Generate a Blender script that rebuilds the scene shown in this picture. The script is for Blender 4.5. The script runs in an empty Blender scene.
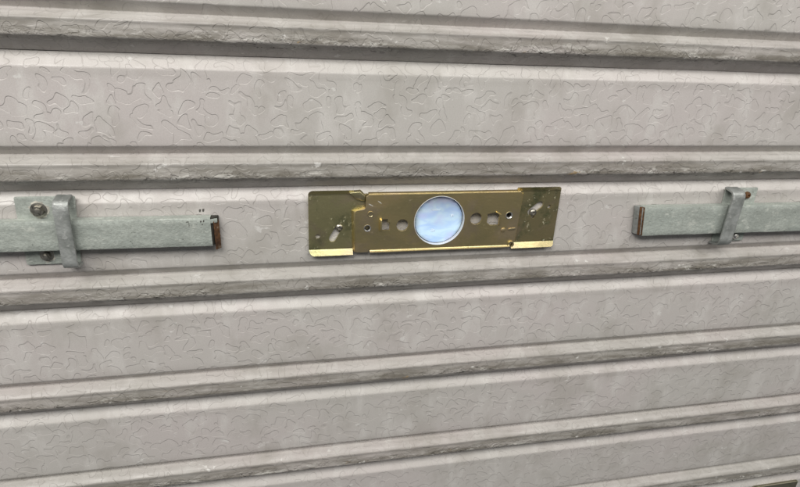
import bpy, math, random
import numpy as np
from mathutils import Vector, Matrix

random.seed(4)
np.random.seed(4)
scene = bpy.context.scene
C = scene.collection
MM = 0.001
P = 75.0                      # slat pitch in millimetres
BASE = 1.25                   # height of the topmost visible joint above the floor, metres


def W(x, d, z):
    """plane coordinates in millimetres (x right, d out from the shutter, z up) -> metres"""
    return Vector((x * MM, -d * MM, BASE + z * MM))


# ------------------------------------------------------------------ camera
def make_camera():
    pitch, yaw, roll = 0.39587, 0.22839, 0.05219
    cp, sp, cy, sy = math.cos(pitch), math.sin(pitch), math.cos(yaw), math.sin(yaw)
    fwd = Vector((sy * cp, cy * cp, -sp))
    right = Vector((cy, -sy, 0))
    up = right.cross(fwd)
    r2 = right * math.cos(roll) + up * math.sin(roll)
    u2 = -right * math.sin(roll) + up * math.cos(roll)
    cam = bpy.data.cameras.new('camera')
    cam.sensor_width = 36.0
    cam.sensor_fit = 'HORIZONTAL'
    cam.lens = 36.0 * 573.75 / 800.0
    cam.clip_start = 0.01
    cam.clip_end = 200
    o = bpy.data.objects.new('camera', cam)
    C.objects.link(o)
    m = Matrix((r2, u2, -fwd)).transposed().to_4x4()
    m.translation = W(-106.31, 343.25, 10.88)
    o.matrix_world = m
    scene.camera = o


make_camera()

# ------------------------------------------------------------------ light: dim room, two ceiling tubes, daylight beyond
world = bpy.data.worlds.new('World')
scene.world = world
world.use_nodes = True
bg = world.node_tree.nodes['Background']
bg.inputs[0].default_value = (0.96, 0.97, 1.0, 1)
bg.inputs[1].default_value = 0.11


def area(name, loc, target, sx, sy, power, color):
    l = bpy.data.lights.new(name, 'AREA')
    l.shape = 'RECTANGLE'
    l.size, l.size_y, l.energy, l.color = sx, sy, power, color
    o = bpy.data.objects.new(name, l)
    C.objects.link(o)
    o.location = loc
    o.rotation_euler = (Vector(target) - Vector(loc)).to_track_quat('-Z', 'Y').to_euler()
    return o


area('ceiling_tube_lamp', (-0.70, -1.02, 2.28), (-0.45, 0, 1.0), 1.3, 0.60, 27, (1.0, 0.978, 0.940))
area('ceiling_tube_lamp', (0.90, -1.02, 2.28), (0.65, 0, 1.0), 1.3, 0.60, 17, (1.0, 0.978, 0.940))
# the daylight on the far side of the shutter, seen only through the round hole
area('outside_daylight', W(-30, -420, 60), W(-3.5, 0, -117), 0.6, 0.6, 5.0, (0.67, 0.83, 1.0))

scene.view_settings.view_transform = 'Standard'
scene.view_settings.look = 'None'
scene.view_settings.exposure = 0
scene.view_settings.gamma = 1


# ------------------------------------------------------------------ node helper
class NT:
    def __init__(self, name):
        self.m = bpy.data.materials.new(name)
        self.m.use_nodes = True
        self.t = self.m.node_tree
        self.b = self.t.nodes['Principled BSDF']
        self.out = self.t.nodes['Material Output']
        self.flat = False      # textures on the UV sheet need only two dimensions

    def put(self, sock, v):
        if isinstance(v, bpy.types.NodeSocket):
            self.t.links.new(v, sock)
        elif v is not None:
            if isinstance(v, (tuple, list)) and len(v) == 3 and sock.type == 'RGBA':
                v = (*v, 1)
            sock.default_value = v

    def math(self, op, a, b=None, c=None, clamp=False):
        n = self.t.nodes.new('ShaderNodeMath')
        n.operation = op
        n.use_clamp = clamp
        for i, v in enumerate((a, b, c)):
            if v is not None:
                self.put(n.inputs[i], v)
        return n.outputs[0]

    def vmath(self, op, a, b):
        n = self.t.nodes.new('ShaderNodeVectorMath')
        n.operation = op
        self.put(n.inputs[0], a)
        self.put(n.inputs['Scale'] if op == 'SCALE' else n.inputs[1], b)
        return n.outputs[0]

    def uv(self, scale=(1, 1, 1), loc=(0, 0, 0), src='UV'):
        n = self.t.nodes.new('ShaderNodeTexCoord')
        m = self.t.nodes.new('ShaderNodeMapping')
        self.t.links.new(n.outputs[src], m.inputs[0])
        m.inputs['Scale'].default_value = scale
        m.inputs['Location'].default_value = loc
        return m.outputs[0]

    def noise(self, vec, scale, detail=3, rough=0.5, color=False, dist=0.0):
        n = self.t.nodes.new('ShaderNodeTexNoise')
        if self.flat:
            n.noise_dimensions = '2D'
        self.put(n.inputs['Vector'], vec)
        n.inputs['Scale'].default_value = scale
        n.inputs['Detail'].default_value = detail
        n.inputs['Roughness'].default_value = rough
        n.inputs['Distortion'].default_value = dist
        return n.outputs['Color' if color else 'Fac']

    def voronoi(self, vec, scale, rnd=1.0):
        n = self.t.nodes.new('ShaderNodeTexVoronoi')
        self.put(n.inputs['Vector'], vec)
        n.inputs['Scale'].default_value = scale
        n.inputs['Randomness'].default_value = rnd
        return n.outputs['Distance'], n.outputs['Color']

    def ramp(self, v, lo, hi, a=0.0, b=1.0, smooth=True):
        n = self.t.nodes.new('ShaderNodeMapRange')
        n.interpolation_type = 'SMOOTHSTEP' if smooth else 'LINEAR'
        self.put(n.inputs[0], v)
        for i, x in enumerate((lo, hi, a, b)):
            n.inputs[i + 1].default_value = x
        return n.outputs[0]

    def mix(self, f, a, b, mode='MIX'):
        n = self.t.nodes.new('ShaderNodeMix')
        n.data_type = 'RGBA'
        n.blend_type = mode
        self.put(n.inputs[0], f)
        self.put(n.inputs[6], a)
        self.put(n.inputs[7], b)
        return n.outputs[2]

    def bump(self, h, dist, strength=1.0, normal=None):
        n = self.t.nodes.new('ShaderNodeBump')
        n.inputs['Strength'].default_value = strength
        n.inputs['Distance'].default_value = dist
        self.put(n.inputs['Height'], h)
        if normal is not None:
            self.t.links.new(normal, n.inputs['Normal'])
        return n.outputs[0]

    def attr(self, name):
        n = self.t.nodes.new('ShaderNodeAttribute')
        n.attribute_name = name
        return n.outputs['Fac']

    def set(self, **k):
        for a, v in k.items():
            self.put(self.b.inputs[a.replace('_', ' ')], v)
        return self.m


# ------------------------------------------------------------------ materials
def shutter_paint():
    n = NT('embossed_shutter_paint')
    n.flat = True
    uv = n.uv()
    wob = n.noise(uv, 9.0, 0.0, color=True)
    w = n.vmath('ADD', uv, n.vmath('SCALE', n.vmath('SUBTRACT', wob, (0.5, 0.5, 0.5)), 0.12))
    flat = n.vmath('MULTIPLY', w, (1, 1.12, 0))
    vn = n.t.nodes.new('ShaderNodeTexVoronoi')
    vn.feature = 'SMOOTH_F1'
    vn.voronoi_dimensions = '2D'
    n.put(vn.inputs['Vector'], flat)
    vn.inputs['Scale'].default_value = 8.7
    vn.inputs['Smoothness'].default_value = 0.06
    vn.inputs['Randomness'].default_value = 1.0
    var = n.noise(n.vmath('ADD', uv, (31.37, 17.91, 0)), 6.0, 0.2, 0.5)
    fld = n.math('ADD', vn.outputs['Distance'], n.math('MULTIPLY', n.math('SUBTRACT', var, 0.5), 0.42))
    blobs = n.ramp(fld, 0.310, 0.405, 1.0, 0.0)
    fine = n.noise(uv, 60, 4, 0.6)
    grime = n.attr('grime')
    crust = n.noise(n.uv((0.22, 1.7, 1)), 6.5, 6, 0.68)
    crustm = n.math('MULTIPLY', grime, n.ramp(crust, 0.30, 0.66, 0.45, 1.0))
    relief = n.math('MULTIPLY', n.attr('relief'), n.ramp(n.noise(n.uv((0.7, 1, 1), (3, 3, 0)), 1.3, 2, 0.5), 0.35, 0.65, 0.75, 1.15))
    line = n.math('MULTIPLY', n.math('MULTIPLY', blobs, n.math('SUBTRACT', 1.0, blobs)), 4.0)
    emb = n.math('ADD', n.math('MULTIPLY', blobs, -1.0), n.math('MULTIPLY', line, -0.5))
    h = n.math('ADD', n.math('MULTIPLY', emb, relief), n.math('MULTIPLY', fine, 0.16))
    nb = n.bump(h, 0.00030, 0.66)
    patch = n.ramp(n.noise(n.uv((0.35, 0.6, 1), (8, 8, 0)), 2.2, 3, 0.6), 0.42, 0.58, 0.25, 1.0)
    nb2 = n.bump(n.math('MULTIPLY', n.ramp(n.noise(n.uv((1, 1.7, 1)), 9, 4, 0.62, dist=0.5), 0.46, 0.60), n.math('MULTIPLY', n.attr('edge'), patch)), 0.0006, 0.7, nb)
    # colour
    big = n.noise(n.uv((0.5, 1, 1)), 0.9, 3, 0.55)
    base = n.mix(n.ramp(big, 0.3, 0.7), (0.556, 0.514, 0.496), (0.520, 0.501, 0.470))
    smear = n.noise(n.uv((2.6, 1.1, 1)), 1.6, 4, 0.6)
    base = n.mix(n.math('MULTIPLY', n.ramp(smear, 0.50, 0.70), 0.50), base, (0.67, 0.65, 0.62))
    smear2 = n.noise(n.uv((1.8, 1.4, 1), (4, 2, 0)), 1.1, 4, 0.65)
    base = n.mix(n.math('MULTIPLY', n.ramp(smear2, 0.48, 0.76), 0.42), base, (0.33, 0.31, 0.27))
    grit = n.noise(uv, 115, 3, 0.7)
    base = n.mix(n.ramp(grit, 0.3, 0.7, 0.0, 0.30), base, (0.36, 0.34, 0.315))
    # dirt caught along the embossed outlines
    dl = n.noise(uv, 2.1, 3, 0.6)
    base = n.mix(n.math('MULTIPLY', line, n.ramp(dl, 0.35, 0.7, 0.16, 0.30)), base, (0.31, 0.29, 0.265))
    # greenish grey grime on the rolled joints, with pale chipped spots and dark cracks
    base = n.mix(n.math('MULTIPLY', crustm, 0.97), base, (0.120, 0.107, 0.083))
    chip = n.noise(n.uv((0.5, 1.9, 1), (9, 1, 0)), 11, 5, 0.65)
    base = n.mix(n.math('MULTIPLY', n.math('MULTIPLY', n.ramp(chip, 0.55, 0.63), n.math('MULTIPLY', n.attr('edge'), patch)), 0.60), base, (0.60, 0.585, 0.54))
    crack = n.noise(n.uv((1, 2.6, 1), (2, 7, 0)), 16, 5, 0.7, dist=0.6)
    cr = n.attr('edge')
    base = n.mix(n.math('MULTIPLY', n.math('MULTIPLY', n.math('MULTIPLY', n.ramp(crack, 0.585, 0.64), patch), cr), 0.9), base, (0.05, 0.045, 0.038))
    rust = n.noise(n.uv((1, 2, 1), (12, 3, 0)), 3.1, 4, 0.7)
    base = n.mix(n.math('MULTIPLY', n.math('MULTIPLY', n.ramp(rust, 0.70, 0.76), cr), 0.7), base, (0.36, 0.23, 0.08))
    spl = n.noise(n.uv((1, 1.4, 1), (15, 6, 0)), 5.5, 4, 0.65)
    base = n.mix(n.math('MULTIPLY', n.ramp(spl, 0.69, 0.75), 0.6), base, (0.70, 0.69, 0.66))
    speck = n.noise(n.uv((1, 1, 1), (5, 5, 0)), 27, 2, 0.5)
    base = n.mix(n.math('MULTIPLY', n.ramp(speck, 0.83, 0.86), 0.6), base, (0.12, 0.11, 0.09))
    rough = n.ramp(n.noise(uv, 5, 4), 0.3, 0.7, 0.34, 0.52)
    return n.set(Base_Color=base, Roughness=rough, Normal=nb2, Specular_IOR_Level=0.45)


def galvanised():
    n = NT('galvanised_steel')
    o = n.uv(src='Object')
    a = n.noise(o, 620, 4, 0.7)
    b = n.noise(n.uv((0.5, 1, 1), src='Object'), 110, 4, 0.65)
    c = n.noise(n.uv((1, 1, 1), (2, 5, 1), src='Object'), 38, 4, 0.6)
    base = n.mix(n.ramp(b, 0.36, 0.64), (0.355, 0.385, 0.350), (0.465, 0.500, 0.455))
    base = n.mix(n.math('MULTIPLY', n.ramp(c, 0.42, 0.66), 0.55), base, (0.41, 0.455, 0.415))
    base = n.mix(n.math('MULTIPLY', n.ramp(a, 0.40, 0.62), 0.38), base, (0.25, 0.265, 0.24))
    sp = n.noise(n.uv((0.7, 1, 1), (3, 1, 0), src='Object'), 330, 5, 0.75)
    base = n.mix(n.math('MULTIPLY', n.ramp(sp, 0.63, 0.70), 0.7), base, (0.09, 0.095, 0.08))
    wh = n.noise(n.uv((0.5, 1, 1), (1, 8, 3), src='Object'), 240, 5, 0.7)
    base = n.mix(n.math('MULTIPLY', n.ramp(wh, 0.57, 0.68), 0.6), base, (0.62, 0.64, 0.58))
    nb = n.bump(n.math('ADD', a, n.math('MULTIPLY', b, 1.5)), 0.0005, 0.8)
    return n.set(Base_Color=base, Metallic=0.15, Roughness=n.ramp(a, 0.3, 0.7, 0.50, 0.70), Normal=nb, Specular_IOR_Level=0.3)


def dull_zinc():
    n = NT('worn_zinc_strap')
    o = n.uv(src='Object')
    a = n.noise(o, 210, 5, 0.65)
    b = n.noise(o, 90, 4, 0.6)
    base = n.mix(n.ramp(b, 0.32, 0.68), (0.25, 0.265, 0.25), (0.40, 0.415, 0.40))
    base = n.mix(n.math('MULTIPLY', n.ramp(a, 0.56, 0.7), 0.7), base, (0.55, 0.56, 0.54))
    sp = n.noise(n.uv((1, 1, 1), (3, 1, 0), src='Object'), 260, 4, 0.7)
    base = n.mix(n.math('MULTIPLY', n.ramp(sp, 0.64, 0.74), 0.7), base, (0.09, 0.09, 0.08))
    return n.set(Base_Color=base, Metallic=0.4, Roughness=0.5, Normal=n.bump(n.math('ADD', a, b), 0.0007, 0.8))


def passivated(name, c1, c2, c3, stain):
    """yellow chromate finish on zinc plated sheet: drifting tints, part interference and part painted-in reflections, white corrosion where it is worn"""
    n = NT(name)
    o = n.uv(src='Object')
    a = n.noise(n.uv((0.55, 1, 1), src='Object'), 34, 4, 0.6, dist=0.6)
    c = n.noise(n.uv((0.8, 1, 1), (6, 2, 9), src='Object'), 48, 4, 0.62, dist=0.4)
    base = n.mix(n.ramp(a, 0.36, 0.64), c1, c2)
    base = n.mix(n.math('MULTIPLY', n.ramp(c, 0.46, 0.62), 0.8), base, c3)  # the colour drift also carries reflections of uneven surroundings
    g = n.noise(n.uv((1, 1, 1), (3, 1, 2), src='Object'), 55, 5, 0.7)
    base = n.mix(n.math('MULTIPLY', n.ramp(g, 0.48, 0.66), stain * 0.8), base, (0.24, 0.27, 0.14))
    w = n.noise(n.uv((1, 1, 1), (7, 1, 4), src='Object'), 420, 5, 0.7)
    wm = n.math('MULTIPLY', n.ramp(w, 0.60, 0.68), n.ramp(g, 0.44, 0.60))
    wm = n.math('MULTIPLY', wm, stain)
    base = n.mix(wm, base, (0.58, 0.56, 0.44))
    sc = n.noise(n.uv((3, 1, 16), (1, 1, 6), src='Object'), 45, 3, 0.6)
    br = n.noise(n.uv((14, 1, 1), src='Object'), 60, 3, 0.6)
    fine = n.noise(o, 900, 3, 0.6)
    rough = n.math('ADD', n.ramp(a, 0.3, 0.7, 0.36, 0.50), n.math('MULTIPLY', wm, 0.35))
    rough = n.math('ADD', rough, n.ramp(sc, 0.62, 0.75, 0.0, 0.07))
    h = n.math('ADD', n.math('MULTIPLY', br, 0.5), fine)
    metal = n.math('SUBTRACT', 1.0, n.math('MULTIPLY', wm, 0.85))
    return n.set(Base_Color=base, Metallic=metal, Roughness=rough, Normal=n.bump(h, 0.00010, 0.8))


def rusty():
    n = NT('rusted_steel')
    o = n.uv(src='Object')
    a = n.noise(o, 330, 5, 0.7)
    base = n.mix(n.ramp(a, 0.35, 0.65), (0.050, 0.022, 0.009), (0.140, 0.064, 0.022))
    s = n.noise(n.uv((1, 1, 1), (1, 1, 4), src='Object'), 260, 3, 0.6)
    base = n.mix(n.math('MULTIPLY', n.ramp(s, 0.6, 0.7), 0.5), base, (0.34, 0.27, 0.19))
    return n.set(Base_Color=base, Roughness=0.85, Normal=n.bump(a, 0.0006, 0.8))


def metal(name, c, rough, metallic=1.0, var=0.4, dark=(0.05, 0.045, 0.035)):
    n = NT(name)
    o = n.uv(src='Object')
    a = n.noise(o, 500, 4, 0.65)
    base = n.mix(n.math('MULTIPLY', n.ramp(a, 0.45, 0.7), var), c, dark)
    return n.set(Base_Color=base, Metallic=metallic, Roughness=rough, Normal=n.bump(a, 0.0004, 0.6))


def chalky(name, c):
    n = NT(name)
    a = n.noise(n.uv(src='Object'), 420, 4, 0.7)
    return n.set(Base_Color=n.mix(n.ramp(a, 0.35, 0.65), c, tuple(x * 0.55 for x in c)), Roughness=0.85,
                 Normal=n.bump(a, 0.0007, 0.8))


def disc_film():
    """pale blue translucent plastic; daylight comes through it from behind"""
    n = NT('blue_translucent_plastic')
    o = n.uv(src='Object')
    a = n.noise(n.uv((1, 1, 2.2), src='Object'), 70, 2, 0.5, dist=0.8)
    b = n.noise(n.uv((1, 1, 1), (4, 2, 7), src='Object'), 95, 2, 0.5)
    tint = n.mix(n.ramp(a, 0.36, 0.62), (0.52, 0.62, 0.78), (0.66, 0.75, 0.78))
    tint = n.mix(n.math('MULTIPLY', n.ramp(b, 0.5, 0.7), 0.6), tint, (0.62, 0.58, 0.75))
    tr = n.t.nodes.new('ShaderNodeBsdfTranslucent')
    n.put(tr.inputs['Color'], tint)
    n.set(Base_Color=tint, Roughness=0.07, Normal=n.bump(n.noise(o, 80, 1.0, 0.5), 0.0035, 1.0),
          Specular_IOR_Level=0.6)
    mx = n.t.nodes.new('ShaderNodeMixShader')
    mx.inputs[0].default_value = 0.72
    n.t.links.new(n.b.outputs[0], mx.inputs[1])
    n.t.links.new(tr.outputs[0], mx.inputs[2])
    n.t.links.new(mx.outputs[0], n.out.inputs['Surface'])
    return n.m


def glint_spot():  # white translucent colour that stands in for highlights on the disc
    n = NT('white_painted_glint')
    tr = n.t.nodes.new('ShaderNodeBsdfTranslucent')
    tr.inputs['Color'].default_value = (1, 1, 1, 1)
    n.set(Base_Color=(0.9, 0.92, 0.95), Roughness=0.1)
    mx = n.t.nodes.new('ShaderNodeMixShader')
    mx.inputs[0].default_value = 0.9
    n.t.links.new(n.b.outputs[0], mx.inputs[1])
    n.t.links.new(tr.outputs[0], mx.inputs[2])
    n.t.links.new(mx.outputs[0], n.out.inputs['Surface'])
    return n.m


PAINT = shutter_paint()
GALV = galvanised()
STRAP = dull_zinc()
GOLD = passivated('yellow_passivated_zinc', (0.76, 0.64, 0.33), (0.63, 0.50, 0.26), (0.68, 0.55, 0.36), 0.14)
OLIVE = passivated('olive_passivated_zinc', (0.66, 0.61, 0.32), (0.50, 0.46, 0.255), (0.56, 0.47, 0.31), 0.65)
SPOTTED = passivated('spotted_passivated_zinc', (0.64, 0.56, 0.30), (0.46, 0.39, 0.215), (0.52, 0.42, 0.28), 1.0)
RUST = rusty()
BOLT = metal('dirty_zinc_bolt', (0.42, 0.40, 0.35), 0.35, 0.9, 0.7)
BRIGHT = metal('bright_zinc_screw', (0.72, 0.71, 0.68), 0.28, 0.9, 0.25)
BLACK = metal('shade_black', (0.030, 0.028, 0.022), 0.7, 0.0)  # black that puts shade into the bores, disc gap and left bar end
CHIPPED = chalky('chipped_white_paint', (0.62, 0.60, 0.52))
SCRATCH = chalky('bare_scratch', (0.75, 0.73, 0.66))
SOOT = chalky('dark_scuff', (0.10, 0.095, 0.085))
COLLAR = NT('white_plastic_collar').set(Base_Color=(0.70, 0.72, 0.74), Roughness=0.4)
DISC = disc_film()
GLINT = glint_spot()
WEATHERED = passivated('weathered_plate_zinc', (0.52, 0.48, 0.36), (0.42, 0.39, 0.29), (0.46, 0.42, 0.32), 0.8)


# ------------------------------------------------------------------ mesh helpers
class MB:
    """collects geometry in plane millimetres (x, d, z)"""

    def __init__(self):
        self.v, self.f = [], []

    def add(self, verts, faces):
        o = len(self.v)
        self.v += [tuple(v) for v in verts]
        self.f += [tuple(i + o for i in f) for f in faces]
        return self

    def prism(self, outline, axis_fn, t0, t1):
        """outline: list of 2D points; axis_fn(a, b, t) -> (x, d, z)"""
        n = len(outline)
        vs = [axis_fn(a, b, t0) for a, b in outline] + [axis_fn(a, b, t1) for a, b in outline]
        fs = [tuple(range(n))[::-1], tuple(range(n, 2 * n))]
        fs += [(i, (i + 1) % n, n + (i + 1) % n, n + i) for i in range(n)]
        return self.add(vs, fs)

    def front(self, outline, d0, d1):
        return self.prism(outline, lambda a, b, t: (a, t, b), d0, d1)

    def lathe(self, cx, cz, prof, n=24, sx=1.0, jit=0.0):
        """prof: (radius, d) from outer back to the centre; axis out of the shutter"""
        vs, fs = [], []
        for r, d in prof:
            for i in range(n):
                a = 2 * math.pi * i / n
                rr = r * (1 + random.uniform(-jit, jit))
                vs.append((cx + rr * math.cos(a) * sx, d, cz + rr * math.sin(a)))
        for j in range(len(prof) - 1):
            for i in range(n):
                fs.append((j * n + i, j * n + (i + 1) % n, (j + 1) * n + (i + 1) % n, (j + 1) * n + i))
        if prof[-1][0] > 0.01:
            fs.append(tuple((len(prof) - 1) * n + i for i in range(n)))
        return self.add(vs, fs)

    def sweep_x(self, prof, x0, x1, th, closed=False):
        """sheet: profile of (d, z) points swept along x with thickness th"""
        return self.add(*sheet(prof, [x0, x1], th))

    def build(self, name, mat, parent=None, origin=None, bevel=0.0, smooth=False):
        org = origin if origin is not None else (Vector(parent['org']) if parent is not None and 'org' in parent else Vector((0, 0, 0)))
        me = bpy.data.meshes.new(name)
        me.from_pydata([W(*v) - org for v in self.v], [], self.f)
        import bmesh
        bm = bmesh.new()
        bm.from_mesh(me)
        bmesh.ops.recalc_face_normals(bm, faces=bm.faces)
        if bevel:
            es = [e for e in bm.edges if len(e.link_faces) == 2 and e.calc_face_angle(0) > 0.6]
            bmesh.ops.bevel(bm, geom=es, offset=bevel * MM, segments=2, profile=0.5, affect='EDGES')
        bm.to_mesh(me)
        bm.free()
        me.materials.append(mat)
        o = bpy.data.objects.new(name, me)
        C.objects.link(o)
        if parent is not None:
            o.parent = parent
        else:
            o.location = org
        if smooth or bevel:
            for p in me.polygons:
                p.use_smooth = True
            if hasattr(me, 'set_sharp_from_angle'):
                me.set_sharp_from_angle(angle=math.radians(38))
        return o


def sheet(prof, xs, th):
    n = len(prof)
    pr = np.array(prof, float)
    t = np.gradient(pr, axis=0)
    nn = np.stack([-t[:, 1], t[:, 0]], 1)
    nn /= np.linalg.norm(nn, axis=1)[:, None]
    bk = pr + nn * th
    loop = [tuple(p) for p in pr] + [tuple(p) for p in bk[::-1]]
    m = len(loop)
    vs = [(x, d, z) for x in xs for d, z in loop]
    fs = []
    for i in range(len(xs) - 1):
        for j in range(m):
            fs.append((i * m + j, i * m + (j + 1) % m, (i + 1) * m + (j + 1) % m, (i + 1) * m + j))
    fs.append(tuple(range(m)))
    fs.append(tuple((len(xs) - 1) * m + j for j in range(m))[::-1])
    return vs, fs


def fillet(pts, seg=5):
    """pts: (a, b, radius) open polyline -> rounded polyline"""
    out = []
    for i, (a, b, r) in enumerate(pts):
        p = Vector((a, b))
        if i == 0 or i == len(pts) - 1 or r <= 0:
            out.append((a, b))
            continue
        u = (Vector(pts[i - 1][:2]) - p)
        v = (Vector(pts[i + 1][:2]) - p)
        k = min(r, u.length * 0.48, v.length * 0.48)
        s, e = p + u.normalized() * k, p + v.normalized() * k
        for j in range(seg + 1):
            t = j / seg
            q = s * (1 - t) ** 2 + p * 2 * t * (1 - t) + e * t * t
            out.append((q.x, q.y))
    return out


def round_poly(pts, seg=4):
    n = len(pts)
    ext = [pts[-1]] + list(pts) + [pts[0]]
    return fillet(ext, seg)[1:-1]


def rect(x0, z0, x1, z1, r=0.0, seg=4):
    return round_poly([(x0, z0, r), (x1, z0, r), (x1, z1, r), (x0, z1, r)], seg)


def circle(cx, cz, r, n=32, sx=1.0):
    return [(cx + r * sx * math.cos(2 * math.pi * i / n), cz + r * math.sin(2 * math.pi * i / n)) for i in range(n)]


def slot(x0, z0, x1, z1, r, n=8):
    a = math.atan2(z1 - z0, x1 - x0)
    o = []
    for i in range(n + 1):
        t = a + math.pi / 2 + math.pi * i / n
        o.append((x0 + r * math.cos(t), z0 + r * math.sin(t)))
    for i in range(n + 1):
        t = a - math.pi / 2 + math.pi * i / n
        o.append((x1 + r * math.cos(t), z1 + r * math.sin(t)))
    return o


def plate_mesh(outer, holes, d0, d1, bev=0.12):
    """flat sheet with real holes: a filled 2D curve turned into a mesh; returns verts, faces"""
    cu = bpy.data.curves.new('tmp', 'CURVE')
    cu.dimensions = '2D'
    cu.fill_mode = 'BOTH'
    cu.extrude = (d1 - d0) / 2 - bev
    cu.bevel_depth = bev
    cu.bevel_resolution = 1
    cu.offset = -bev
    for pts in [outer] + holes:
        s = cu.splines.new('POLY')
        s.points.add(len(pts) - 1)
        for i, (a, b) in enumerate(pts):
            s.points[i].co = (a, b, 0, 1)
        s.use_cyclic_u = True
    ob = bpy.data.objects.new('tmp', cu)
    C.objects.link(ob)
    dg = bpy.context.evaluated_depsgraph_get()
    me = bpy.data.meshes.new_from_object(ob.evaluated_get(dg))
    mid = (d0 + d1) / 2
    vs = [(v.co.x, mid + v.co.z, v.co.y) for v in me.vertices]
    fs = [tuple(p.vertices) for p in me.polygons]
    bpy.data.objects.remove(ob)
    bpy.data.curves.remove(cu)
    bpy.data.meshes.remove(me)
    return vs, fs


def tag(o, label, cat, group=None):
    o['label'] = label
    o['category'] = cat
    if group:
        o['group'] = group
    return o


def thing(name, label, cat, x, d, z, group=None):
    o = bpy.data.objects.new(name, None)
    C.objects.link(o)
    o.location = W(x, d, z)
    o.empty_display_size = 0.01
    o['org'] = tuple(o.location)
    return tag(o, label, cat, group)


# ------------------------------------------------------------------ the shutter
def vnoise(nx, ny, cx, cy):
    """smooth value noise sampled on an nx x ny grid with cell counts cx, cy"""
    g = np.random.uniform(-1, 1, (cx + 3, cy + 3))
    x = np.linspace(0, cx, nx)
    y = np.linspace(0, cy, ny)
    ix, iy = x.astype(int), y.astype(int)
    fx, fy = x - ix, y - iy
    fx, fy = (fx * fx * (3 - 2 * fx))[:, None], (fy * fy * (3 - 2 * fy))[None, :]
    g00 = g[np.ix_(ix, iy)]
    g10 = g[np.ix_(ix + 1, iy)]
    g01 = g[np.ix_(ix, iy + 1)]
    g11 = g[np.ix_(ix + 1, iy + 1)]
    return (g00 * (1 - fx) + g10 * fx) * (1 - fy) + (g01 * (1 - fx) + g11 * fx) * fy


PROFILE = [  # (d, z, fillet) in pitches, z = 0 at the valley above this slat's rolled joint
    (-0.060, 0.690, 0), (-0.058, 0.736, .004), (0.010, 0.728, 0.006), (0.075, 0.634, 0.012), (0.075, 0.30, 0), (0.074, 0.076, 0.010),
    (0.000, 0.000, 0.010), (0.086, -0.014, 0.030), (0.126, -0.050, 0.022), (0.121, -0.076, 0.014), (0.138, -0.162, 0.016),
    (0.014, -0.272, 0.005), (-0.046, -0.268, 0.006), (-0.050, -0.40, 0)]


def make_profile():
    pts = fillet(PROFILE, 5)
    out = [pts[0]]
    for q in pts[1:]:
        p = out[-1]
        L = math.dist(p, q)
        k = max(1, int(L / 0.030))
        for j in range(1, k + 1):
            out.append((p[0] + (q[0] - p[0]) * j / k, p[1] + (q[1] - p[1]) * j / k))
    return np.array(out) * P


def bell(z, c, w):
    return np.exp(-((z - c) / w) ** 2)


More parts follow.
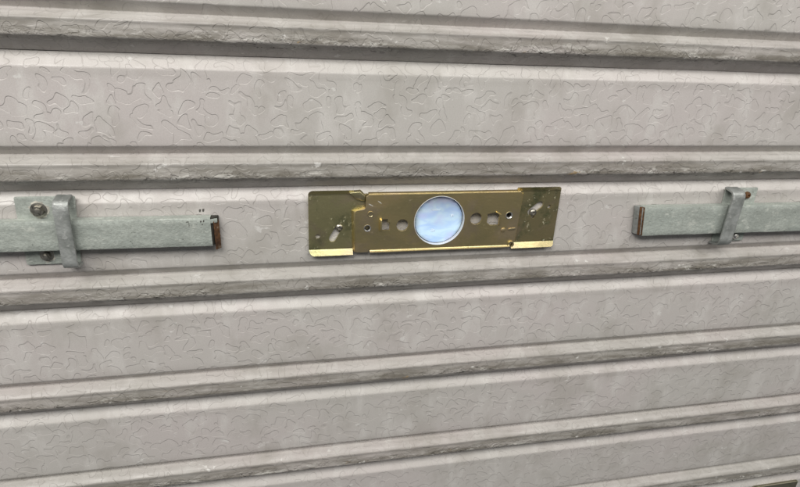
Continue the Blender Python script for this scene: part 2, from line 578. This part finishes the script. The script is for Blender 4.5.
def make_slat(k, parent):
    pr = make_profile()
    m = len(pr)
    X0, X1 = -640.0, 760.0
    nx = 820
    xs = np.linspace(X0, X1, nx)
    t = np.gradient(pr, axis=0)
    nrm = np.stack([t[:, 1], -t[:, 0]], 1)      # outwards
    nrm /= np.linalg.norm(nrm, axis=1)[:, None]
    nrm = -nrm if nrm[m // 3, 0] < 0 else nrm
    s = np.concatenate([[0], np.cumsum(np.linalg.norm(np.diff(pr, axis=0), axis=1))])
    zz, dd = pr[:, 1] / P, pr[:, 0] / P
    vis = dd > 0.01
    edge = np.where((zz < -0.085) & (zz > -0.205) & vis, 1.0, 0.0) * np.clip((-0.085 - zz) / 0.05, 0, 1)
    curl = np.where((zz < -0.03) & (zz > -0.22) & vis, 1.0, 0.0)
    disp = 0.22 * vnoise(nx, m, 14, 2) + 0.10 * vnoise(nx, m, 60, 6)
    disp += curl[None, :] * (0.09 * vnoise(nx, m, 130, 10) + 0.035 * vnoise(nx, m, 520, 40))
    disp += edge[None, :] * np.clip(vnoise(nx, m, 240, 22), 0.35, 1) * np.clip(vnoise(nx, m, 18, 2), 0, 1) * 0.55
    panel = np.where((zz > 0.1) & (zz < 0.6), 1.0, 0.0)
    disp -= disp * panel[None, :] * 0.3
    if k == 2:
        disp *= np.where((zz > 0.02), 0.3, 1.0)[None, :]
    D = pr[None, :, 0] + nrm[None, :, 0] * disp
    Z = pr[None, :, 1] + nrm[None, :, 1] * disp
    X = np.repeat(xs[:, None], m, 1)
    front = np.stack([X, D, Z], 2)
    back = front.copy()
    back[:, :, 1] -= nrm[None, :, 0] * 0.7
    back[:, :, 2] -= nrm[None, :, 1] * 0.7
    org = np.array([0, 0, -k * P])
    V = np.concatenate([front.reshape(-1, 3), back.reshape(-1, 3)])
    co = np.stack([V[:, 0] * MM, -V[:, 1] * MM, V[:, 2] * MM], 1)
    i, j = np.meshgrid(np.arange(nx - 1), np.arange(m - 1), indexing='ij')
    if k == 2:   # the hole the disc sits in
        cxs = xs[i] + (xs[1] - xs[0]) / 2
        czs = (pr[j, 1] + pr[j + 1, 1]) / 2 - k * P
        keep = ((cxs + 3.5) ** 2 + (czs + 117.3) ** 2) > 15.0 ** 2
        keep |= pr[j, 0] < 2
        i, j = i[keep], j[keep]
    a = (i * m + j).ravel()
    q = np.stack([a, a + 1, a + m + 1, a + m], 1)
    N = nx * m
    qb = q[:, ::-1] + N
    rim = []
    for jj in range(m - 1):
        rim.append((jj + 1, jj, jj + N, jj + 1 + N))
        o = (nx - 1) * m
        rim.append((o + jj, o + jj + 1, o + jj + 1 + N, o + jj + N))
    for ii in range(nx - 1):
        b = ii * m
        rim.append((b, b + m, b + m + N, b + N))
        b += m - 1
        rim.append((b + m, b, b + N, b + m + N))
    F = np.concatenate([q, qb, np.array(rim)])
    me = bpy.data.meshes.new('slat')
    me.vertices.add(len(co))
    me.vertices.foreach_set('co', co.ravel())
    me.loops.add(F.size)
    me.loops.foreach_set('vertex_index', F.ravel().astype(np.int32))
    me.polygons.add(len(F))
    me.polygons.foreach_set('loop_start', np.arange(0, F.size, 4, dtype=np.int32))
    me.polygons.foreach_set('use_smooth', np.ones(len(F), bool))
    uvl = me.uv_layers.new(name='uv')
    U = np.stack([X / P + 17.31 * k, np.repeat(s[None, :] / P, nx, 0) + 3.7 * k], 2).reshape(-1, 2)
    U = np.concatenate([U, U])
    uvl.data.foreach_set('uv', U[F.ravel()].ravel())
    gr = np.clip(1.0 * bell(zz, -0.125, 0.066) + 0.30 * bell(zz, -0.045, 0.03) + 0.12 * bell(zz, -0.22, 0.05), 0, 1) * vis
    gr = gr + (0.14 * bell(zz, 0.60, 0.03) + 0.16 * bell(zz, 0.09, 0.035)) * vis
    relief = np.full(m, {0: .95, 1: 1.0, 2: 0.95, 3: 0.9, 4: 0.8}.get(k, 0.7 if k > 0 else 0.9))   # the lower slats carry thicker paint
    for nm, arr in (('grime', gr), ('edge', edge), ('relief', relief)):
        at = me.attributes.new(nm, 'FLOAT', 'POINT')
        at.data.foreach_set('value', np.tile(arr, 2 * nx).astype(np.float32))
    me.update(calc_edges=True)
    me.validate()
    me.materials.append(PAINT)
    o = bpy.data.objects.new('slat', me)
    C.objects.link(o)
    o.parent = parent
    o.location = (0, 0, -k * P * MM)
    return o


shutter = thing('roller_shutter', 'pale grey embossed steel roller shutter with grimy rolled joints between its slats', 'shutter', 0, 0, 0)
for k in range(-2, 9):
    make_slat(k, shutter)

PF = 5.7   # front of the flat slat panels, mm


# ------------------------------------------------------------------ fasteners
def screw(parent, x, d, z, r, mat, kind='hex', rot=0.2, h=None, name='screw'):
    h = h or r * 0.75
    m = MB()
    if kind == 'hex':
        m.lathe(x, z, [(r * 1.45, d), (r * 1.45, d + 0.35), (r * 1.3, d + 0.5), (r * 1.0, d + 0.5)], 24)
        pts = [(x + r * math.cos(rot + i * math.pi / 3), z + r * math.sin(rot + i * math.pi / 3)) for i in range(6)]
        m.front(pts, d + 0.4, d + h)
        m.lathe(x, z, [(r * 0.62, d + h - 0.02), (r * 0.58, d + h + 0.5), (r * 0.4, d + h + 0.7), (0.01, d + h + 0.72)], 16)
    else:
        m.lathe(x, z, [(r, d), (r, d + h * 0.35), (r * 0.86, d + h * 0.7), (r * 0.55, d + h * 0.95), (r * 0.42, d + h),
                       (r * 0.34, d + h * 0.55), (0.01, d + h * 0.5)], 20)
    return m.build(name, mat, parent, bevel=0.0, smooth=True)


def blob(parent, name, mat, x, d, z, r, sx=1.0, h=0.25, jit=0.22):
    m = MB().lathe(x, z, [(r, d), (r * 0.85, d + h), (0.01, d + h * 1.1)], 22, sx, jit)
    return m.build(name, mat, parent)


# ------------------------------------------------------------------ lock plate
lock = thing('lock_plate', 'yellow passivated steel lock plate with a pale blue disc in its middle', 'lock plate', -3.5, PF, -139)
WD0, WD1 = PF + 0.5, PF + 1.6        # wings
CD0, CD1 = PF + 3.0, PF + 4.2        # raised middle


def wing(side, mat, x0, x1, zt, zb, holes, tl, ang):
    """flat end of the plate with its top and bottom edges turned outwards"""
    m = MB()
    m.add(*plate_mesh(rect(x0 if side < 0 else x0 - 3, zb, x1 if side > 0 else x1 + 11.5, zt, 0.15, 1), holes, WD0, WD1, 0.1))
    bt = fillet([(WD1, zb + 0.3, 0), (WD1, zb - 0.4, .5)] + [(WD1 + 3.0 * q, zb - 0.4 - 3.2 * q, 0) for q in (.3, .5, .65, .8, .9, .96, 1.0)], 3)
    tp = fillet([(WD1 + 1.9 * q, zt + 0.3 + 2.6 * q, 0) for q in (1.0, .95, .85, .7, .45)] + [(WD1, zt + 0.3, .5), (WD1, zt - 0.3, 0)], 3)
    for prof, lo in ((bt, True), (tp, False)):
        # corners of the turned edge are cut round on the outer side
        n = 14
        pr = np.array(prof)
        vs, fs = [], []
        base = zb if lo else zt
        for i in range(n + 1):
            x = x0 + (x1 - x0) * i / n
            for d, z in prof:
                ext = abs(z - base)
                xx = x
                tip = ext / (3.6 if lo else 2.9)
                inset = 3.0 * (1 - math.sqrt(max(0.0, 1 - min(1, tip) ** 2)))
                if (i <= n // 2) == (side < 0) or True:
                    c = (x0 + x1) / 2
                    outer = x0 if side < 0 else x1
                    f = (x - c) / (outer - c)
                    if f > 0:
                        xx = c + (outer - c) * f * (1 - inset / abs(outer - c))
                vs.append((xx, d, z))
        npf = len(prof)
        nv = len(vs)
        vs += [(x, d - 0.45, z - (0.35 if lo else -0.12)) for x, d, z in vs]
        for i in range(n):
            for j in range(npf - 1):
                a = i * npf + j
                fs.append((a, a + 1, a + npf + 1, a + npf))
                fs.append((a + nv, a + npf + nv, a + npf + 1 + nv, a + 1 + nv))
        for i in range(n):
            for j in (0, npf - 1):
                a = i * npf + j
                fs.append((a, a + npf, a + npf + nv, a + nv))
        for i in (0, n):
            for j in range(npf - 1):
                a = i * npf + j
                fs.append((a, a + nv, a + 1 + nv, a + 1))
        m.add(vs, fs)
    return m.build('mounting_wing', mat, lock, smooth=True)


wl = wing(-1, OLIVE, -87, -59.3, -99.0, -135.0,
          [circle(-81.3, -126.4, 1.5, 16), slot(-72.2, -128.3, -68.0, -120.5, 2.2)], 0, 0)
wl['label'] = 'greenish olive left wing of the lock plate'
wr = wing(1, SPOTTED, 48.5, 80.3, -99.0, -135.0,
          [slot(60.6, -113.8, 66.6, -108.8, 2.3), circle(73.5, -110.4, 1.3, 16), circle(62.6, -117.2, 1.2, 14)], 0, 0)
wr['label'] = 'right wing of the lock plate, spotted with pale corrosion'

# raised middle with its holes; notch at the upper left, slanted right-hand edge
outer = round_poly([(-57.6, -137.4, 1.0), (-49.5, -137.4, .4), (-49.0, -135.6, .2), (47.6, -136.2, .6), (50.5, -133, .8), (52.3, -100.5, .8), (50.8, -98.7, .5),
                    (-49.8, -98.7, 0.8), (-51.8, -100.2, .5), (-51.8, -107.8, 1.4), (-58.6, -109.2, 1.6)], 4)
HZ = -117.3
holes = [circle(-3.5, HZ, 16.6, 64), circle(-50.4, -120.9, 2.1, 20), circle(-27.8, -119.5, 3.9, 28), circle(21.4, -116.5, 4.0, 28),
         circle(44.2, -114.8, 2.2, 20),
         [(-41.4, -122.6), (-36.2, -122.6), (-36.2, -117.6), (-37.6, -117.6), (-37.6, -115.2), (-41.4, -115.2)],
         [(29.2, -119.6), (31.6, -121.4), (37.4, -121.4), (37.4, -114.0), (35.0, -112.4), (29.2, -113.6)]]
m = MB().add(*plate_mesh(outer, holes, CD0, CD1, 0.18))
m.build('middle_plate', GOLD, lock, smooth=True)
# slanted step where the middle comes up out of each wing
m = MB()
path = [(-58.6, -109.4), (-57.7, -137.2)]
vs = []
for (x, z) in path:
    vs += [(x - 1.9, WD1 - 0.2, z), (x - 0.3, CD1 - 0.25, z), (x + 1.2, CD1 - 0.35, z), (x + 1.2, WD1 - 0.2, z)]
m.add(vs, [(0, 1, 5, 4), (1, 2, 6, 5), (2, 3, 7, 6), (0, 3, 2, 1), (4, 5, 6, 7), (0, 4, 7, 3)])
vs = [(-60.5, WD1 - .2, -109.6), (-51.9, WD1 - .2, -107.5), (-51.9, CD1 - .3, -108.4), (-58.8, CD1 - .3, -110.0),
      (-60.5, WD1 - .2, -111.8), (-51.9, WD1 - .2, -111.8), (-51.9, CD1 - .3, -111.8), (-58.8, CD1 - .3, -111.8)]
m.add(vs, [(0, 1, 2, 3), (4, 7, 6, 5), (0, 3, 7, 4), (1, 5, 6, 2), (2, 6, 7, 3), (0, 4, 5, 1)])
m.build('step', GOLD, lock, bevel=0.25)
m = MB()
vs = []
for (x, z) in ((52.2, -100.4), (50.5, -134.5)):
    vs += [(x + 1.6, WD1 - 0.2, z), (x - 0.1, CD1 - 0.3, z), (x - 1.4, CD1 - 0.4, z), (x - 1.4, WD1 - 0.2, z)]
m.add(vs, [(0, 4, 5, 1), (1, 5, 6, 2), (2, 6, 7, 3), (0, 1, 2, 3), (4, 7, 6, 5), (0, 3, 7, 4)])
m.build('step', GOLD, lock, bevel=0.25)
# turned-out lower and upper edge of the middle
m = MB().sweep_x(fillet([(CD1 - 0.3, -135.6, 0), (CD1 - 0.1, -136.4, .4), (CD1 + 0.8, -137.1, 0)], 3)[::-1], -48.6, 47.2, 0.7)
m.build('lower_lip', GOLD, lock, smooth=True)
m = MB().sweep_x(fillet([(CD1 - 2.6, -98.35, 0), (CD1 - 0.6, -98.45, .3), (CD1 - 0.35, -98.75, 0)], 3), -50.2, 50.4, 0.5)
m.build('upper_lip', GOLD, lock, smooth=True)

# threaded holes, studs, tabs
for (x, z, r) in ((-50.4, -120.9, 2.1), (44.2, -114.8, 2.2)):
    m = MB().lathe(x, z, [(r * 1.12, CD1 - 0.1), (r * 1.12, CD1 + 0.25), (r * 0.98, CD1 + 0.3), (r * 0.74, CD1 - 0.3)], 24)
    m.f.pop()
    c = m.build('threaded_bush', BRIGHT, lock, smooth=True)
    MB().lathe(x, z, [(r * 0.74, CD1 - 0.3), (r * 0.70, CD0 - 2.6), (0.01, CD0 - 2.6)], 20).build('bore', BLACK, lock)  # inside of the hole coloured black in place of shade
MB().lathe(-48.6, -111.6, [(2.1, CD1 - .1), (2.0, CD1 + .35), (1.5, CD1 + .4), (1.2, CD1 + .1), (0.01, CD1 + .1)], 24).build('rivet', OLIVE, lock, smooth=True)
MB().lathe(41.3, -125.2, [(1.7, CD1 - .1), (1.5, CD1 + .35), (0.9, CD1 + .6), (0.01, CD1 + .65)], 20).build('rivet', GOLD, lock, smooth=True)
MB().front(slot(45.6, -124.8, 49.2, -124.4, 0.75), CD1 - .1, CD1 + .5).build('pressed_rib', OLIVE, lock, bevel=0.2)
MB().add([(-43.0, CD1 - .3, -123.0), (-41.4, CD1 - .3, -123.0), (-41.4, CD1 - .3, -114.4), (-43.0, CD1 - .3, -114.4),
          (-42.6, CD1 + 2.4, -122.0), (-41.5, CD1 + 2.4, -122.0), (-41.5, CD1 + 2.4, -115.0), (-42.6, CD1 + 2.4, -115.0)],
         [(0, 1, 2, 3), (4, 7, 6, 5), (0, 4, 5, 1), (1, 5, 6, 2), (2, 6, 7, 3), (3, 7, 4, 0)]).build('bent_tab', GOLD, lock, bevel=0.2)
MB().add([(37.3, CD1 - .3, -121.6), (38.3, CD1 - .3, -121.6), (38.6, CD1 - .3, -114.0), (35.0, CD1 - .3, -111.6), (34.4, CD1 - .3, -112.5), (37.3, CD1 - .3, -114.3),
          (37.5, CD1 + .9, -121.4), (38.2, CD1 + .9, -121.4), (38.4, CD1 + .9, -114.1), (35.1, CD1 + .9, -111.9), (34.7, CD1 + .9, -112.4), (37.5, CD1 + .9, -114.3)],
         [(0, 5, 11, 6), (5, 4, 10, 11), (4, 3, 9, 10), (3, 2, 8, 9), (2, 1, 7, 8), (1, 0, 6, 7), (6, 11, 8, 7), (11, 10, 9, 8),
          (0, 1, 2, 5), (5, 2, 3, 4)]).build('bent_tab', GOLD, lock, bevel=0.15)
# curled hook at the lower right corner
m = MB()
pts = []
for i in range(11):
    a = math.radians(-60 + 27 * i)
    r = 2.6 - 0.09 * i
    pts.append((47.6 + r * math.cos(a), -135.2 + r * math.sin(a)))
inn = [(47.6 + (x - 47.6) * 0.62, -135.2 + (z + 135.2) * 0.62) for x, z in pts]
m.front(pts + inn[::-1], CD1 - 1.5, CD1 + 1.1)
m.build('curled_hook', OLIVE, lock, bevel=0.15)
# upper left folded ear
MB().add([(-62.5, WD1, -96.6), (-55.0, WD1, -96.0), (-51.6, WD1, -99.6), (-51.8, WD1, -104.0), (-58.0, WD1, -102.2),
          (-62.0, WD1 + 2.4, -97.6), (-55.6, WD1 + 2.2, -97.0), (-52.4, WD1 + 2.4, -99.8), (-52.4, WD1 + 1.2, -103.4), (-58.0, WD1 + 1.4, -101.6)],
         [(0, 4, 3, 2, 1), (5, 6, 7, 8, 9), (0, 1, 6, 5), (1, 2, 7, 6), (2, 3, 8, 7), (3, 4, 9, 8), (4, 0, 5, 9)]).build('folded_ear', OLIVE, lock, bevel=0.3)

screw(lock, -67.9, WD1 - 0.9, -120.9, 2.5, BOLT, 'pan', h=1.8)
screw(lock, 62.4, WD1 - 0.9, -114.4, 2.6, BOLT, 'pan', h=1.8)
# two bright scratches by the folded ear
for (x0, z0, x1, z1, w_) in ((-50.2, -104.6, -47.2, -106.2, .35), (-44.6, -102.6, -41.6, -104.9, .3)):
    dx, dz = x1 - x0, z1 - z0
    L = math.hypot(dx, dz)
    nx_, nz_ = -dz / L * w_, dx / L * w_
    MB().front([(x0, z0), ((x0 + x1) / 2 + nx_, (z0 + z1) / 2 + nz_), (x1, z1), ((x0 + x1) / 2 - nx_, (z0 + z1) / 2 - nz_)],
               CD1 - .05, CD1 + .05).build('scratch', SCRATCH, lock)

# disc and its collar
cx, cz = -3.5, HZ
m = MB()
R = [(16.85, CD1 - 0.05), (16.82, CD1 + 0.08), (16.72, CD1 + 0.14), (16.55, CD1 + 0.1), (16.45, CD1 - 1.6), (16.3, PF - 3.2), (16.5, PF - 3.2), (16.58, CD1 - .05)]
n = 72
vs, fs = [], []
for r, d in R:
    vs += [(cx + r * math.cos(2 * math.pi * i / n), d, cz + r * math.sin(2 * math.pi * i / n)) for i in range(n)]
for j in range(len(R)):
    for i in range(n):
        j2 = (j + 1) % len(R)
        fs.append((j * n + i, j * n + (i + 1) % n, j2 * n + (i + 1) % n, j2 * n + i))
m.add(vs, fs)
m.build('collar', COLLAR, lock, smooth=True)
m = MB()
dome = [(15.9, CD1 - 3.3), (15.9, CD1 - 2.2), (15.6, CD1 - 1.8), (13.0, CD1 - 1.3), (9.0, CD1 - 0.8), (4.0, CD1 - 0.5), (0.01, CD1 - 0.45)]
m.lathe(cx, cz, dome, 64)
o = m.build('disc', DISC, lock, smooth=True)
o['label'] = 'pale blue translucent disc glowing with daylight from behind'
for (x, z, r, sx) in ((-7.4, -124.0, 1.2, 1.5), (5.0, -114.2, 1.15, 1.1), (-6.0, -110.0, 0.6, 5.5)):  # white spots laid on the disc as painted highlights
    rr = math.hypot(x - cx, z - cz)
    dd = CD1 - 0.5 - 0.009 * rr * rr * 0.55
    MB().lathe(x, z, [(r, dd - .25), (r * .93, dd + .12 * r), (r * .75, dd + .36 * r), (r * .45, dd + .52 * r), (0.01, dd + .6 * r)], 24, sx).build('painted_glint', GLINT, o, origin=Vector(lock['org']), smooth=True)
m = MB().lathe(cx, cz, [(16.4, CD1 - 3.0), (15.7, CD1 - 2.95), (15.7, CD1 - 3.1), (16.4, CD1 - 3.15)], 64)  # black ring painting the shaded gap round the disc
m.f.pop()
m.build('gap_shade_ring', BLACK, lock)


# ------------------------------------------------------------------ sliding bars
def lock_bar(label, x_end, x_far, zt, zb, side, tilt, cut, slant):
    """flat galvanised bar; side = +1 when its end points right; cut = how far off square it was sawn"""
    t = thing('lock_bar', label, 'lock bar', x_end, PF, zb, 'sliding bars of the lock')
    f0, f1 = PF + 0.4, PF + 7.0
    nseg = 40
    m = MB()
    sec = [(f0, zt - .2), (f1 - .7, zt), (f1 - 0.2, zt - .15), (f1, zt - 0.6), (f1 + .05, zt - 4), (f1, zb + 4), (f1, zb + 0.6), (f1 - .2, zb + .15), (f1 - .7, zb), (f0, zb + .2)]
    xs = np.linspace(x_far, x_end - side * 4.6, nseg)
    vs, fs = [], []
    k = len(sec)
    for i, x in enumerate(xs):
        dz = (x - x_end) * tilt
        jx = random.uniform(-.07, .07)
        sh = cut if i == nseg - 1 else 0
        vs += [(x + (zt - z) * sh, d + jx, z + dz + random.uniform(-.09, .09)) for d, z in sec]
    for i in range(nseg - 1):
        for j in range(k):
            fs.append((i * k + j, i * k + (j + 1) % k, (i + 1) * k + (j + 1) % k, (i + 1) * k + j))
    fs.append(tuple(range(k)))
    fs.append(tuple((nseg - 1) * k + j for j in range(k)))
    m.add(vs, fs)
    m.build('bar', GALV, t, smooth=True)
    # end: a slightly narrower block behind a rusted sheet
    a, b = x_end - side * 4.7, x_end
    fn = lambda x, d, z: (x + (zt - z) * cut, d, z)
    MB().prism([(a, f0), (a, f1 - .9), (a + side * 1.0, f1 - .9), (b - side * .7, f0 + 2.4), (b - side * .3, f0)], fn, zb + .5, zt - .4).build('end_block', BLACK if slant else STRAP, t, bevel=0.2)
    if slant:     # the sheet stands off as a slanting flap
        e0, e1 = b - side * 3.0, b
        o = MB().prism([(e0, f1 - .2), (e0, f1 - 1.4), (e1 - side * .5, f0 + 2.6), (e1, f0 + 3.2)],
                       lambda x, d, z: (x + (zt - z) * 0.02, d, z), zb - 2.6, zt - 2.2).build('end_cap', RUST, t, bevel=0.2)
        MB().prism([(a - side * .2, f1 - 1.2), (a - side * .2, f1 + .1), (e0 + side * 2.2, f1 - 1.3), (e0 + side * 2.2, f1 - 2.5)], fn, zt - 3.2, zt - .9).build('burr', GALV, t, bevel=0.15)
    else:         # the rust sits on the front edge of the cut
        o = MB().prism([(a - side * .1, f1 - .1), (a - side * .1, f1 - 1.6), (b - side * 2.3, f1 - 3.4), (b - side * 2.0, f1 - 2.4)],
                       fn, zb + .2, zt - .3).build('end_cap', RUST, t, bevel=0.2)
    o['label'] = 'rusty brown end of the bar'
    return t


bl = lock_bar('greenish galvanised lock bar left of the lock plate, rusty end pointing right', -139.8, -430, -110.4, -128.2, 1, -0.006, 0.02, True)
br = lock_bar('greenish galvanised lock bar right of the lock plate, rusty end pointing left', 138.2, 490, -110.9, -132.2, -1, -0.006, 0.12, False)
# hammered bar keeps two pairs of dark nicks near its end
for (x, z, sx, sz) in ((-149.6, -112.2, .5, .6), (-148.0, -112.0, .4, .7), (-148.9, -114.1, .4, .4), (-157, -112.3, .9, .25), (-156.3, -114.2, .14, 1.6)):
    MB().front([(x - sx, z - sz * .6), (x - sx * .3, z - sz), (x + sx, z - sz * .4), (x + sx * .6, z + sz), (x - sx * .6, z + sz * .8)],
               PF + 6.95, PF + 7.16).build('scuff', SOOT, bl)
for (x, z) in ((-150.4, -108.0), (-148.5, -107.8)):
    o = MB().front([(x - .6, z - .6), (x - .1, z - 1.0), (x + .4, z - .4), (x + .55, z + .9), (x - .5, z + .8)], PF - .1, PF + .12).build('scuff', SOOT, shutter)


# ------------------------------------------------------------------ brackets round the bars
def bracket(label, xs0, xs1, px0, px1, lx0, lx1, zt, zb, zbar_t, zbar_b, tilt, screws, mats, lean):
    t = thing('bar_bracket', label, 'bracket', (px0 + px1) / 2, PF, zb, 'brackets that guide the lock bars')
    b0, b1 = PF + 0.2, PF + 1.3
    out = round_poly([(lx0, zb, 1.2), (lx1, zb, 1.2), (px1, zt, 1.2), (px0, zt, 1.2)], 3)
    MB().front(out, b0, b1).build('back_plate', GALV, t, bevel=0.25)
    top = PF + 10.0
    prof = fillet([(b1 - .2, zt - 0.4, 0), (top - 1.0, zt - 1.6, 3.0), (top, zt - 4.0, 1.2), (top, zb + 4.2, 1.2), (top - 1.0, zb + 2.0, 3.0), (b1 - .2, zb + 0.8, 0)], 5)
    n = 6
    vs, fs = sheet(prof, list(np.linspace(xs0, xs1, n + 1)), 1.6)
    zc = (zt + zb) / 2
    vs = [(x + (z - zc) * lean, d + random.uniform(-.12, .12), z + random.uniform(-.12, .12)) for x, d, z in vs]
    MB().add(vs, fs).build('strap', STRAP, t, bevel=0.4)
    for (x, z, r, kind, mat, ring) in screws:
        if ring:
            blob(t, 'chipped_paint', ring, x + .2, b1 - .05, z, r * 1.75, 1.0, 0.18, 0.2)
        screw(t, x, b1, z, r, mat, kind, rot=random.uniform(0, 1), h=r * 0.95)
    return t


bracket('grey zinc bracket strapped over the left lock bar, two grimy bolts', -225.4, -217.4, -247.0, -216.2, -247.6, -219.0, -97.2, -138.2,
        -109, -127, 0, [(-235.6, -104.9, 3.0, 'hex', BOLT, CHIPPED), (-236.2, -132.4, 2.5, 'hex', BOLT, CHIPPED)], None, 0.01)
bracket('grey zinc bracket strapped over the right lock bar, rust-stained screw on top', 207.2, 217.4, 209.4, 236.5, 209.4, 236.3, -99.8, -141.2,
        -110, -131, 0, [(228.0, -105.2, 2.6, 'pan', RUST, None), (228.2, -137.0, 2.6, 'pan', BRIGHT, None)], None, 0.03)

# ------------------------------------------------------------------ olive plate low on the right
pl = thing('small_plate', 'small olive metal plate low on the shutter at the bottom right corner', 'plate', 360, PF, -440)
MB().add(*plate_mesh(rect(333, -440, 386, -402, 3.0, 5), [circle(340, -421, 2.2, 16), circle(379, -421, 2.2, 16)], PF + .2, PF + 1.6, .2)).build('sheet', WEATHERED, pl, smooth=True)
MB().sweep_x(fillet([(PF + 3.2, -400.6, 0), (PF + 1.4, -402.2, .5), (PF + 1.4, -403.0, 0)], 3), 336, 383, 0.6).build('turned_edge', WEATHERED, pl, smooth=True)
for x in (340, 379):
    screw(pl, x, PF + 1.2, -421, 2.9, BOLT, 'pan', h=1.8)
